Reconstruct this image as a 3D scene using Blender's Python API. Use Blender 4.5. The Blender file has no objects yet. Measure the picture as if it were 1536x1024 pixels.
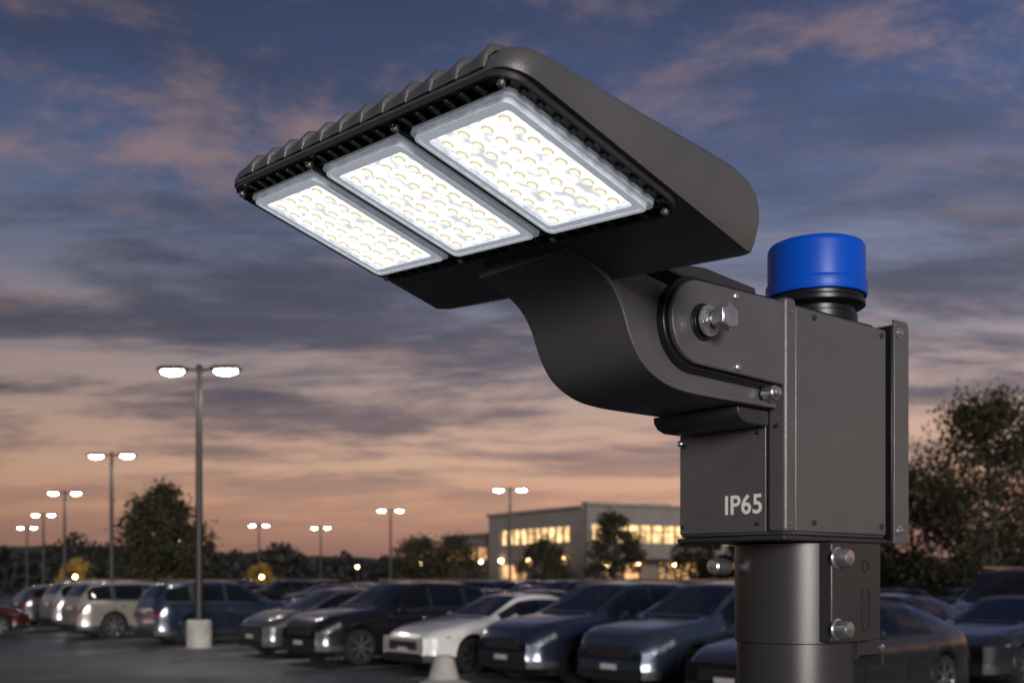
import bpy, math, random
from mathutils import Matrix, Vector, noise
import numpy as np
random.seed(7)
scene = bpy.context.scene
COL = scene.collection

# ------------------------------------------------------------------ materials
def mat_new(name):
    m = bpy.data.materials.new(name); m.use_nodes = True
    nt = m.node_tree; b = nt.nodes['Principled BSDF']
    return m, nt, b
def principled(name, col, rough=0.5, metal=0.0, noise_scale=None, var=0.15, bump=0.0, bump_scale=200, emis=None, emis_s=0, coat=0, spec=None, rvar=0.0):
    m, nt, b = mat_new(name)
    b.inputs['Base Color'].default_value = (*col, 1)
    b.inputs['Roughness'].default_value = rough
    b.inputs['Metallic'].default_value = metal
    if spec is not None: b.inputs['Specular IOR Level'].default_value = spec
    if coat: 
        b.inputs['Coat Weight'].default_value = coat; b.inputs['Coat Roughness'].default_value = 0.05
    if emis:
        b.inputs['Emission Color'].default_value = (*emis, 1); b.inputs['Emission Strength'].default_value = emis_s
    tc = nt.nodes.new('ShaderNodeTexCoord')
    if noise_scale:
        n = nt.nodes.new('ShaderNodeTexNoise'); n.inputs['Scale'].default_value = noise_scale; n.inputs['Detail'].default_value = 6
        nt.links.new(tc.outputs['Object'], n.inputs['Vector'])
        r = nt.nodes.new('ShaderNodeMapRange'); r.inputs['From Min'].default_value = 0.3; r.inputs['From Max'].default_value = 0.7
        r.inputs['To Min'].default_value = 1-var; r.inputs['To Max'].default_value = 1+var
        nt.links.new(n.outputs['Fac'], r.inputs['Value'])
        mx = nt.nodes.new('ShaderNodeMix'); mx.data_type = 'RGBA'; mx.blend_type = 'MULTIPLY'; mx.inputs[0].default_value = 1
        mx.inputs[6].default_value = (*col, 1); nt.links.new(r.outputs[0], mx.inputs[7]); nt.links.new(mx.outputs[2], b.inputs['Base Color'])
        if rvar:
            r2 = nt.nodes.new('ShaderNodeMapRange'); r2.inputs['From Min'].default_value = 0.3; r2.inputs['From Max'].default_value = 0.7
            r2.inputs['To Min'].default_value = rough-rvar; r2.inputs['To Max'].default_value = rough+rvar
            nt.links.new(n.outputs['Fac'], r2.inputs['Value']); nt.links.new(r2.outputs[0], b.inputs['Roughness'])
    if bump:
        n2 = nt.nodes.new('ShaderNodeTexNoise'); n2.inputs['Scale'].default_value = bump_scale; n2.inputs['Detail'].default_value = 3
        nt.links.new(tc.outputs['Object'], n2.inputs['Vector'])
        bp = nt.nodes.new('ShaderNodeBump'); bp.inputs['Strength'].default_value = bump; bp.inputs['Distance'].default_value = 0.001
        nt.links.new(n2.outputs['Fac'], bp.inputs['Height']); nt.links.new(bp.outputs[0], b.inputs['Normal'])
    return m
M_GUN = principled('gunmetal_powdercoat', (0.135, 0.130, 0.128), 0.33, 0.38, 9, 0.08, 0.55, 750, rvar=0.04)
M_GUN2 = principled('gunmetal_dark', (0.05, 0.048, 0.048), 0.36, 0.35, 9, 0.1, 0.4, 800)
M_BLK = principled('black_cast', (0.012, 0.012, 0.013), 0.32, 0.2, 20, 0.2, 0.2, 500)
M_POLE = principled('pole_black', (0.055, 0.053, 0.053), 0.33, 0.4, 6, 0.10, 0.25, 700)
M_STEEL = principled('zinc_steel', (0.66, 0.66, 0.66), 0.27, 0.92, 60, 0.15, 0.1, 300)
M_BLUE = principled('blue_plastic', (0.001, 0.070, 0.48), 0.38, 0.0, 10, 0.05, 0.1, 600, spec=0.3)
M_LABEL = principled('label_print', (0.80, 0.79, 0.78), 0.6)
M_CLEAR = principled('polycarbonate_rim', (0.52, 0.56, 0.62), 0.10, 0.0, 60, 0.35, 0, emis=(0.80, 0.87, 1.0), emis_s=0.12, coat=0.8)  # weak emission stands in for LED light spreading into the clear rim
M_CLEAR2 = principled('polycarbonate_inner', (0.6, 0.64, 0.7), 0.12, 0.0, 80, 0.4, 0, emis=(0.86, 0.91, 1.0), emis_s=0.36, coat=0.8)  # stronger emission imitates LED glow in the clear margin
M_CONC = principled('concrete', (0.34, 0.32, 0.29), 0.85, 0, 3, 0.25, 0.5, 60)
M_LENSR = principled('lens_ring', (0.80, 0.76, 0.66), 0.12, 0, emis=(1.0, 0.84, 0.60), emis_s=0.68, coat=0.8)
M_LENSO = principled('lens_skirt', (0.80, 0.80, 0.78), 0.12, 0, emis=(1.0, 0.98, 0.94), emis_s=0.92, coat=0.8)
M_CHIP = principled('led_chip', (0.9, 0.85, 0.7), 0.3, 0, emis=(1.0, 0.92, 0.74), emis_s=1.05)
def led_board():
    m, nt, b = mat_new('led_board')
    tc = nt.nodes.new('ShaderNodeTexCoord'); v = nt.nodes.new('ShaderNodeTexVoronoi'); v.inputs['Scale'].default_value = 60
    nt.links.new(tc.outputs['Object'], v.inputs['Vector'])
    r = nt.nodes.new('ShaderNodeMapRange'); r.inputs['From Min'].default_value = 0.0; r.inputs['From Max'].default_value = 0.75
    r.inputs['To Min'].default_value = 1.8; r.inputs['To Max'].default_value = 0.62  # glow varies by cell to imitate refracted LED light
    nt.links.new(v.outputs['Distance'], r.inputs['Value']); nt.links.new(r.outputs[0], b.inputs['Emission Strength'])
    b.inputs['Emission Color'].default_value = (0.96, 0.98, 1.0, 1); b.inputs['Base Color'].default_value = (0.7, 0.7, 0.7, 1)
    b.inputs['Roughness'].default_value = 0.2
    return m
M_BOARD = led_board()

# ------------------------------------------------------------------ mesh builder
class MB:
    def __init__(s): s.v=[]; s.f=[]; s.m=[]; s.mats=[]
    def mi(s, mat):
        if mat not in s.mats: s.mats.append(mat)
        return s.mats.index(mat)
    def add(s, vs, fs, mat, M=None):
        o=len(s.v)
        for p in vs:
            p=Vector(p); s.v.append(tuple(M@p) if M is not None else tuple(p))
        k=s.mi(mat) if not isinstance(mat,list) else None
        for i,f in enumerate(fs):
            s.f.append(tuple(a+o for a in f)); s.m.append(k if k is not None else s.mi(mat[i]))
    def box(s, lo, hi, mat, M=None):
        x0,y0,z0=lo; x1,y1,z1=hi
        vs=[(x0,y0,z0),(x1,y0,z0),(x1,y1,z0),(x0,y1,z0),(x0,y0,z1),(x1,y0,z1),(x1,y1,z1),(x0,y1,z1)]
        s.add(vs,[(0,3,2,1),(4,5,6,7),(0,1,5,4),(1,2,6,5),(2,3,7,6),(3,0,4,7)],mat,M)
    def cyl(s, p0, p1, r0, r1, seg, mat, M=None, phase=0.0):
        p0=Vector(p0); p1=Vector(p1); d=(p1-p0).normalized()
        a=d.orthogonal().normalized(); b=d.cross(a)
        vs=[]
        for p,r in ((p0,r0),(p1,r1)):
            for i in range(seg):
                t=2*math.pi*i/seg+phase; vs.append(p+a*r*math.cos(t)+b*r*math.sin(t))
        fs=[(i,(i+1)%seg,seg+(i+1)%seg,seg+i) for i in range(seg)]
        fs.append(tuple(reversed(range(seg)))); fs.append(tuple(range(seg,2*seg)))
        s.add(vs,fs,mat,M)
    def lathe(s, origin, axis, prof, seg, mat, M=None, caps=True):
        o=Vector(origin); d=Vector(axis).normalized(); a=d.orthogonal().normalized(); b=d.cross(a)
        vs=[]; fs=[]
        for r,h in prof:
            for i in range(seg):
                t=2*math.pi*i/seg; vs.append(o+d*h+a*r*math.cos(t)+b*r*math.sin(t))
        n=len(prof)
        for k in range(n-1):
            for i in range(seg):
                j=(i+1)%seg; fs.append((k*seg+i,k*seg+j,(k+1)*seg+j,(k+1)*seg+i))
        if caps:
            fs.append(tuple(reversed(range(seg)))); fs.append(tuple((n-1)*seg+i for i in range(seg)))
        s.add(vs,fs,mat,M)
    def prism(s, poly, f0, f1, mat, M=None):
        n=len(poly); vs=[f0(p) for p in poly]+[f1(p) for p in poly]
        fs=[(i,(i+1)%n,n+(i+1)%n,n+i) for i in range(n)]+[tuple(reversed(range(n))),tuple(range(n,2*n))]
        s.add(vs,fs,mat,M)
    def annulus(s, outer, inner, z0, z1, zi, mat, M=None):
        n=len(outer)
        vs=[(p[0],p[1],z0) for p in outer]+[(p[0],p[1],z1) for p in outer]+[(p[0],p[1],z1) for p in inner]+[(p[0],p[1],zi) for p in inner]
        fs=[]
        for k in range(3):
            for i in range(n):
                j=(i+1)%n; fs.append((k*n+i,k*n+j,(k+1)*n+j,(k+1)*n+i))
        s.add(vs,fs,mat,M)
    def mesh(s, name, smooth=True, ang=35, fix=True):
        me=bpy.data.meshes.new(name); me.from_pydata(s.v,[],s.f)
        for m in s.mats: me.materials.append(m)
        me.polygons.foreach_set('material_index', s.m)
        if fix:
            import bmesh
            bm=bmesh.new(); bm.from_mesh(me); bmesh.ops.recalc_face_normals(bm, faces=bm.faces); bm.to_mesh(me); bm.free()
        if smooth:
            me.polygons.foreach_set('use_smooth',[True]*len(me.polygons)); me.set_sharp_from_angle(angle=math.radians(ang))
        me.update(); return me
    def obj(s, name, parent=None, bevel=0, seg=2, **k):
        ob=bpy.data.objects.new(name, s.mesh(name,**k)); COL.objects.link(ob)
        if parent: ob.parent=parent
        if bevel:
            b=ob.modifiers.new('bevel','BEVEL'); b.width=bevel; b.segments=seg; b.limit_method='ANGLE'; b.angle_limit=math.radians(40); b.harden_normals=False
        return ob
def empty(name, loc=(0,0,0), rz=0):
    e=bpy.data.objects.new(name,None); e.empty_display_size=0.2; e.location=loc; e.rotation_euler=(0,0,rz); COL.objects.link(e); return e
def rrect(cx,cy,hx,hy,r,seg=6):
    out=[]
    for (sx,sy,a0) in ((1,1,0),(-1,1,90),(-1,-1,180),(1,-1,270)):
        for i in range(seg+1):
            a=math.radians(a0+90*i/seg); out.append((cx+sx*(hx-r)+r*math.cos(a), cy+sy*(hy-r)+r*math.sin(a)))
    return out

# ================================================================== HERO : led area light on pole
HERO = empty('led_area_light', (0.497, 2.0, 0.0), math.radians(220.7))
# local axes: x = arm direction, y = hinge axis, z up
mb=MB(); mb.box((-0.344,-0.25,1.832),(-0.0,-0.004,2.255),M_GUN); ob=mb.obj('control_box',HERO,bevel=0.006,seg=3)
mb=MB()
mb.box((-0.336,-0.003,1.838),(-0.028,0.003,2.250),M_GUN)
mb.obj('cover_plate',HERO,bevel=0.0025)
mb=MB(); mb.box((-0.026,-0.035,1.836),(0.007,0.006,2.262),M_GUN); mb.obj('corner_post',HERO,bevel=0.007,seg=4)
mb=MB(); mb.box((0.001,-0.246,1.838),(0.0045,-0.040,2.235),M_GUN); mb.obj('front_plate',HERO,bevel=0.0015)
mb=MB(); mb.box((-0.348,-0.254,1.822),(0.004,0.0,1.8305),M_GUN2); mb.obj('base_plate',HERO,bevel=0.002)
mb=MB(); mb.box((-0.344,-0.25,2.2565),(0.03,-0.03,2.268),M_BLK); mb.obj('top_gasket',HERO,bevel=0.003)
mb=MB(); mb.box((-0.362,-0.24,1.84),(-0.345,-0.012,2.25),M_BLK)
def P_xz(y): return lambda p:(p[0],y,p[1])
fl=[(-0.356,1.822),(-0.405,1.822),(-0.412,1.829),(-0.412,2.262),(-0.409,2.270),(-0.402,2.275),(-0.356,2.275)]
mb.prism(fl,P_xz(0.004),P_xz(0.010),M_GUN)
mb.box((-0.412,-0.20,1.83),(-0.406,0.004,2.265),M_GUN2)
mb.box((-0.362,-0.20,1.83),(-0.356,0.004,2.265),M_BLK)
mb.obj('rear_flange',HERO,bevel=0.0015)
mb=MB()
def screw(x,z,y=0.0035,r=0.0055,mat=M_GUN2): 
    mb.lathe((x,y,z),(0,1,0),[(r,0),(r,0.0015),(r*0.75,0.0035),(r*0.45,0.004),(r*0.4,0.0022),(0.0004,0.0022)],14,mat,caps=False)
def screwx(y,z,x=0.005,r=0.005,mat=M_GUN2):
    mb.lathe((x,y,z),(1,0,0),[(r,0),(r,0.0015),(r*0.75,0.0035),(r*0.45,0.004),(r*0.4,0.0022),(0.0004,0.0022)],14,mat,caps=False)
for z in (1.855,2.237):
    for x in (-0.318,-0.085): screw(x,z)
screw(-0.006,2.235,0.0065,0.004,M_STEEL); screw(-0.006,1.852,0.0065,0.004,M_STEEL); 
for y,z in ((-0.232,2.012),(-0.055,2.022),(-0.056,1.853),(-0.236,1.853)): screwx(y,z,0.005,0.0042)
screwx(-0.012,2.222,0.0075,0.005,M_STEEL); screwx(-0.012,2.03,0.0075,0.0045,M_GUN2)
screwx(-0.245,2.018,0.005,0.0065,M_STEEL)
for z in (1.848,2.250):
    mb.lathe((-0.372,0.0105,z),(0,1,0),[(0.0105,0),(0.0105,0.002),(0.0075,0.0022),(0.0075,0.006),(0.005,0.0075),(0.0004,0.0075)],18,M_STEEL,caps=False)
mb.obj('box_screws',HERO)
cu=bpy.data.curves.new('ip65_label','FONT'); cu.body='IP65'; cu.size=0.050; cu.extrude=0.0001; cu.offset=0.0010; cu.space_character=1.05
cu.materials.append(M_LABEL)
lab=bpy.data.objects.new('ip65_label',cu); COL.objects.link(lab); lab.parent=HERO
lab.location=(0.0049,-0.136,1.873); lab.rotation_euler=(math.radians(90),0,math.radians(90)); lab.scale=(0.98,1,1)

# --- photocell
mb=MB(); cx,cy=-0.283,-0.125
mb.lathe((cx,cy,0),(0,0,1),[(0.066,2.256),(0.083,2.258),(0.083,2.29),(0.078,2.293),(0.078,2.302),(0.092,2.306),(0.0985,2.310),(0.0985,2.318),(0.094,2.322),(0.094,2.328)],64,M_BLK)
mb.obj('photocell_socket',HERO)
mb=MB(); mb.lathe((cx,cy,0),(0,0,1),[(0.098,2.3285),(0.1015,2.3295),(0.1025,2.332),(0.1025,2.352),(0.1015,2.356),(0.0985,2.358),(0.0985,2.425),(0.0975,2.431),(0.0945,2.436),(0.089,2.4385),(0.06,2.4395),(0.001,2.4395)],72,M_BLUE)
mb.obj('photocell_cap',HERO,ang=50)

# --- arm
ctrl=[(0.535,2.250),(0.505,2.242),(0.475,2.232),(0.450,2.219),(0.430,2.201),(0.414,2.177),(0.403,2.152),(0.389,2.125),(0.368,2.100),(0.338,2.082),(0.300,2.070),(0.25,2.065),(0.187,2.064),(0.10,2.064),(0.012,2.064)]
def smooth_poly(pts,n=5):
    out=[]
    P=[pts[0]]+pts+[pts[-1]]
    for i in range(1,len(P)-2):
        p0,p1,p2,p3=[np.array(P[i+k]) for k in (-1,0,1,2)]
        for j in range(n):
            t=j/n; out.append(tuple(0.5*((2*p1)+(-p0+p2)*t+(2*p0-5*p1+4*p2-p3)*t*t+(-p0+3*p1-3*p2+p3)*t**3)))
    out.append(tuple(pts[-1])); return out
under=smooth_poly(ctrl)
prof=under+[(0.012,2.230),(0.30,2.236),(0.36,2.245),(0.44,2.260),(0.50,2.270),(0.53,2.270)]
mb=MB(); mb.prism(prof,P_xz(-0.215),P_xz(-0.020),M_GUN); mb.obj('arm_core',HERO)
off=0.006
up=np.array(under); tan=np.gradient(up,axis=0); tan/=np.linalg.norm(tan,axis=1)[:,None]
nrm=np.stack([tan[:,1],-tan[:,0]],1)
if nrm[30][0]<0: nrm=-nrm
outer=[tuple(p) for p in (up+nrm*off*0.6)]; inner=[tuple(p) for p in (up-nrm*off)]
mb=MB(); mb.prism(outer+inner[::-1],P_xz(-0.226),P_xz(-0.010),M_GUN); mb.obj('arm_skin',HERO,bevel=0.0015,ang=30)
tr_=[(0.008,2.030),(0.070,2.030),(0.088,2.036),(0.098,2.047),(0.100,2.059),(0.008,2.059)]
mb=MB(); mb.prism(tr_,P_xz(-0.232),P_xz(-0.030),M_GUN2); mb.obj('arm_tray',HERO,bevel=0.003,seg=3)
def slab(r,xc,zc,xe,zlo,zhi):
    pts=[]
    for i in range(25):
        a=math.radians(90-180*i/24); pts.append((xc+r*math.cos(a), zc+r*math.sin(a)))
    return pts+[(xe,zlo),(xe,zhi)]
kn=slab(0.070,0.2486,2.177,0.012,2.100,2.250)
mb=MB(); mb.prism(slab(0.079,0.2486,2.177,0.010,2.092,2.2565),P_xz(-0.0195),P_xz(-0.004),M_BLK); mb.obj('knuckle_backing',HERO,bevel=0.003)
mb=MB(); mb.prism(kn,P_xz(-0.0035),P_xz(0.008),M_GUN); mb.obj('knuckle_plate',HERO,bevel=0.003,seg=3)
mb=MB(); mb.prism(kn,P_xz(-0.238),P_xz(-0.227),M_GUN); mb.obj('knuckle_plate_far',HERO,bevel=0.003)
mb=MB(); 
tp=[(0.06,2.2575),(0.27,2.2575),(0.30,2.262),(0.31,2.275),(0.20,2.283),(0.06,2.272)]
mb.prism(tp,P_xz(-0.21),P_xz(-0.02),M_GUN2); mb.obj('knuckle_top_cover',HERO,bevel=0.003)
mb=MB(); bx,bz=0.243,2.178
mb.lathe((bx,0.0085,bz),(0,1,0),[(0.031,0),(0.031,0.003),(0.0235,0.0035),(0.0235,0.010),(0.0215,0.012)],40,M_BLK)
mb.lathe((bx,0.0205,bz),(0,1,0),[(0.0262,0),(0.0262,0.004),(0.0255,0.0045)],40,M_STEEL)
mb.cyl((bx,0.0255,bz),(bx,0.034,bz),0.0225,0.0225,6,M_STEEL)
mb.cyl((bx,0.0345,bz),(bx,0.0445,bz),0.014,0.014,28,M_STEEL)
mb.cyl((bx,0.045,bz),(bx,0.066,bz),0.0232,0.0232,6,M_STEEL,phase=0.3)
mb.lathe((bx,0.0662,bz),(0,1,0),[(0.0195,0),(0.0185,0.0015),(0.0004,0.0018)],30,M_STEEL,caps=False)
for x,z in ((0.155,2.236),(0.15,2.115)): mb.lathe((x,0.0085,z),(0,1,0),[(0.0075,0),(0.0075,0.002),(0.005,0.004),(0.0003,0.0042)],20,M_STEEL,caps=False)
mb.lathe((0.045,0.0085,2.083),(0,1,0),[(0.013,-0.02),(0.013,0.003),(0.0095,0.0035),(0.0095,0.009),(0.006,0.011),(0.0003,0.011)],24,M_STEEL,caps=False)
mb.lathe((0.460,-0.0195,2.240),(0,1,0),[(0.006,0),(0.0045,0.002),(0.0003,0.002)],16,M_BLK,caps=False)
mb.obj('hinge_hardware',HERO,bevel=0.0009)

# --- lamp head
al=math.radians(17)
HM=Matrix.Translation((0.56,-0.112,2.268))@Matrix.Rotation(-al,4,'Y')@Matrix.Rotation(math.radians(-4.9),4,'X')
HEAD=bpy.data.objects.new('lamp_head',None); COL.objects.link(HEAD); HEAD.parent=HERO; HEAD.matrix_local=HM; HEAD.empty_display_size=0.1
hy=0.370
hp=[(-0.131,0.0,0.006,0),(-0.142,0.004,0.010,0),(-0.148,0.02,0.016,0),(-0.148,0.05,0.02,-0.002),(-0.142,0.070,0.02,-0.012),(-0.125,0.089,0.012,-0.018),(-0.098,0.099,0.004,-0.020),(-0.06,0.1005,0,-0.020),
    (0.0,0.091,0,-0.020),(0.1,0.073,0,-0.018),(0.2,0.056,0,-0.016),(0.28,0.043,-0.012,-0.012),(0.302,0.038,-0.03,-0.010),(0.314,0.031,-0.038,-0.007),(0.322,0.020,-0.042,-0.002),(0.324,0.006,-0.042,0),(0.322,0.0,-0.042,0)]
vs=[];fs=[]
Ry=0.034; NA=8
edge=[(-hy+Ry*(1-math.cos(math.pi/2*i/NA)), 1-math.sin(math.pi/2*i/NA)) for i in range(NA+1)]
inn=[(-hy+Ry+(2*(hy-Ry))*k/10,0.0) for k in range(1,10)]
ysec=edge+inn+[(-y,t) for y,t in reversed(edge)]
n=len(hp)
for y,t in ysec:
    for (x,z,ix,iz) in hp: vs.append((x+ix*t,y,z+iz*t))
for j in range(len(ysec)-1):
    for i in range(n):
        k=(i+1)%n; fs.append((j*n+i,j*n+k,(j+1)*n+k,(j+1)*n+i))
fs.append(tuple(range(n))); fs.append(tuple((len(ysec)-1)*n+i for i in range(n)))
mb=MB(); mb.add(vs,fs,M_GUN); mb.obj('housing',HEAD,ang=42,bevel=0.0)
mb=MB()
NF=12; pitch=(2*hy-0.09)/NF
for k in range(NF):
    y0=-hy+0.045+k*pitch; y1=y0+pitch*0.95
    base=[(0.3255,0.004),(0.3245,0.018),(0.3175,0.030),(0.304,0.0380),(0.275,0.0440),(0.225,0.0520)]
    hgt=[0.001,0.006,0.0085,0.0075,0.005,0.001]
    nv=[(1,0),(1,0.1),(0.8,0.6),(0.4,0.9),(0.2,1),(0.15,1)]
    vs=[];m=len(base)
    for (f,sc) in ((0,0.02),(0.2,0.12),(0.4,0.35),(0.6,0.64),(0.8,0.9),(0.93,1.0),(0.98,0.75),(1.0,0.0)):
        yy=y0+(y1-y0)*f
        for (bx_,bz_),h,(nx,nz) in zip(base,hgt,nv): vs.append((bx_+nx*h*sc,yy,bz_+nz*h*sc))
    fs=[(j*m+i,j*m+i+1,(j+1)*m+i+1,(j+1)*m+i) for j in range(7) for i in range(m-1)]
    mb.add(vs,fs,M_GUN)
mb.obj('cooling_scallops',HEAD,ang=40,fix=True)
# underside
mb=MB()
outer=rrect(0.159,0,0.1625,0.361,0.036); inner=rrect(0.159,0,0.157,0.355,0.031)
pl=rrect(0.159,0,0.160,0.358,0.034)
mb.prism(pl,lambda p:(p[0],p[1],-0.0005),lambda p:(p[0],p[1],-0.0030),M_BLK)
mb.annulus(outer,inner,0.0,-0.008,-0.003,M_GUN2)
for k in range(22):
    y=-0.33+0.66*k/21
    if k%7==0: continue
    mb.box((0.299,y-0.0035,-0.0105),(0.315,y+0.0035,-0.0032),M_GUN2)
    mb.box((0.004,y-0.004,-0.0105),(0.018,y+0.004,-0.0032),M_GUN2)
for k in range(10):
    x=0.03+0.25*k/9
    for s in (-1,1): mb.box((x-0.004,s*0.347-0.006,-0.0095),(x+0.004,s*0.347+0.006,-0.0032),M_GUN2)
for y in (-0.116,0.116):
    mb.box((0.004,y-0.0035,-0.012),(0.314,y+0.0035,-0.0031),M_BLK)
mb.box((0.2955,-0.340,-0.0085),(0.298,0.340,-0.0031),M_BLK); mb.box((0.0195,-0.340,-0.0085),(0.022,0.340,-0.0031),M_BLK)
mb.obj('bezel_frame',HEAD,bevel=0.0012)
mb=MB()
for y in (-0.343,-0.1165,0.1165,0.343):
    for x in (0.011,0.306):
        mb.lathe((x,y*0.985,-0.0125),(0,0,-1),[(0.0055,-0.009),(0.0055,0),(0.004,0.002),(0.0002,0.0022)],14,M_STEEL,caps=False)
mb.obj('bezel_screws',HEAD)
for mi_,yc in enumerate((-0.2300,0.0,0.2300)):
    mb=MB(); xc=0.159
    o1=rrect(xc,yc,0.1345,0.1055,0.013,4); o2=rrect(xc,yc,0.1285,0.0995,0.011,4); o2b=rrect(xc,yc,0.1240,0.0950,0.010,4); o3=rrect(xc,yc,0.113,0.084,0.006,4)
    mb.annulus(o1,o2,-0.0031,-0.011,-0.0165,M_CLEAR)
    mb.annulus(o2,o2b,-0.0165,-0.0175,-0.0160,M_CLEAR2)
    mb.annulus(o2b,o3,-0.0160,-0.0160,-0.0105,M_CLEAR2)
    mb.prism(o3,lambda p:(p[0],p[1],-0.0055),lambda p:(p[0],p[1],-0.0105),M_BOARD)
    for a in range(9):
        for b in range(4):
            x=xc-0.098+0.196*a/8 + (0.003 if b%2 else -0.003); y=yc-0.063+0.126*b/3
            mb.lathe((x,y,-0.0106),(0,0,-1),[(0.0105,0),(0.0102,0.0020),(0.0086,0.0042)],16,M_LENSO,caps=False)
            mb.lathe((x,y,-0.0106),(0,0,-1),[(0.0086,0.0042),(0.0060,0.0056)],16,M_LENSR,caps=False)
            mb.lathe((x,y,-0.0106),(0,0,-1),[(0.0060,0.0056),(0.004,0.0068),(0.0003,0.0072)],16,M_CHIP,caps=False)
    mb.obj('led_module',HEAD,ang=30)

# --- pole, sleeve and clamp
pc=(-0.190,-0.113)
mb=MB(); mb.cyl((*pc,0.30),(*pc,1.70),0.1135,0.1135,64,M_POLE); mb.obj('pole',HERO)
mb=MB(); mb.cyl((*pc,0.0),(*pc,0.30),0.24,0.23,48,M_CONC); mb.obj('pole_footing',HERO,bevel=0.01)
mb=MB(); mb.lathe((*pc,0),(0,0,1),[(0.1145,1.625),(0.1180,1.627),(0.1180,1.818),(0.112,1.8215)],64,M_POLE)
mb.obj('pole_sleeve',HERO)
mb=MB()
mb.box((-0.305,-0.10,1.628),(-0.155,0.010,1.8205),M_POLE)
mb.box((-0.158,-0.02,1.630),(-0.127,0.014,1.8195),M_POLE)
mb.obj('clamp_block',HERO,bevel=0.004,seg=3)
mb=MB(); 
for z in (1.655,1.79):
    mb.lathe((-0.142,0.0145,z),(0,1,0),[(0.021,0),(0.021,0.003),(0.017,0.0035),(0.017,0.026),(0.014,0.030),(0.0004,0.031)],30,M_STEEL,caps=False)
mb.lathe((-0.06,-0.205,1.775),(1,0,0),[(0.016,-0.03),(0.016,0.012),(0.012,0.016),(0.0004,0.017)],24,M_STEEL,caps=False)
mb.obj('clamp_bolts',HERO,ang=40)
mb=MB()
mb.annulus([(p[0],p[1]) for p in rrect(0,0,0.014,0.042,0.0135,8)],[(p[0],p[1]) for p in rrect(0,0,0.0105,0.0385,0.010,8)],0.0,0.0022,0.0,M_GUN2,Matrix.Translation((-0.250,0.0102,1.690))@Matrix.Rotation(math.radians(-90),4,'X'))
mb.annulus(rrect(0,0,0.012,0.012,0.0119,8),rrect(0,0,0.009,0.009,0.0089,8),0.0,0.0022,0.0,M_GUN2,Matrix.Translation((-0.250,0.0102,1.775))@Matrix.Rotation(math.radians(-90),4,'X'))
for k in range(3): mb.box((-0.254,0.0102,1.668+k*0.016),(-0.246,0.012,1.678+k*0.016),M_GUN2)
mb.box((-0.345,-0.09,1.60),(-0.245,-0.005,1.626),M_POLE); mb.box((-0.350,-0.06,1.575),(-0.340,-0.01,1.61),M_POLE)
mb.lathe((-0.330,-0.0045,1.612),(0,1,0),[(0.008,0),(0.008,0.004),(0.0003,0.005)],14,M_STEEL,caps=False)
mb.obj('clamp_emboss',HERO)

# ================================================================== CARS
M_GLASS = principled('car_glass', (0.004,0.005,0.007), 0.04, 0.0, 3, 0.2, spec=0.6)
M_TRIM = principled('car_trim', (0.008,0.008,0.009), 0.55, 0, 8, 0.2)
M_TYRE = principled('tyre', (0.010,0.010,0.010), 0.85, 0, 20, 0.2)
M_RIM = principled('alloy_rim', (0.40,0.40,0.41), 0.32, 0.9, 20, 0.1)
M_CHROME = principled('chrome', (0.55,0.55,0.55), 0.2, 1.0, 20, 0.1)
M_HEADL = principled('headlight', (0.24,0.25,0.27), 0.12, 0.5, 14, 0.9, coat=1)
M_TAIL = principled('taillight', (0.12,0.008,0.007), 0.15, 0.0, 18, 0.3, coat=1)
M_PLATE = principled('plate', (0.4,0.4,0.38), 0.5, 0, 20, 0.2)
def paint(name,c,metal=0.45): return principled('paint_'+name,c,0.27,metal,2,0.06,coat=1.0,spec=0.6)
PAINTS=dict(black=paint('black',(0.011,0.011,0.013)),navy=paint('navy',(0.016,0.025,0.048)),slate=paint('slate',(0.036,0.050,0.076)),grey=paint('grey',(0.065,0.065,0.070)),
  silver=paint('silver',(0.27,0.27,0.28),0.5),white=paint('white',(0.60,0.58,0.55),0.0),beige=paint('beige',(0.20,0.185,0.165),0.3),red=paint('red',(0.08,0.012,0.012)),dgrey=paint('dgrey',(0.027,0.028,0.032)))
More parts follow.
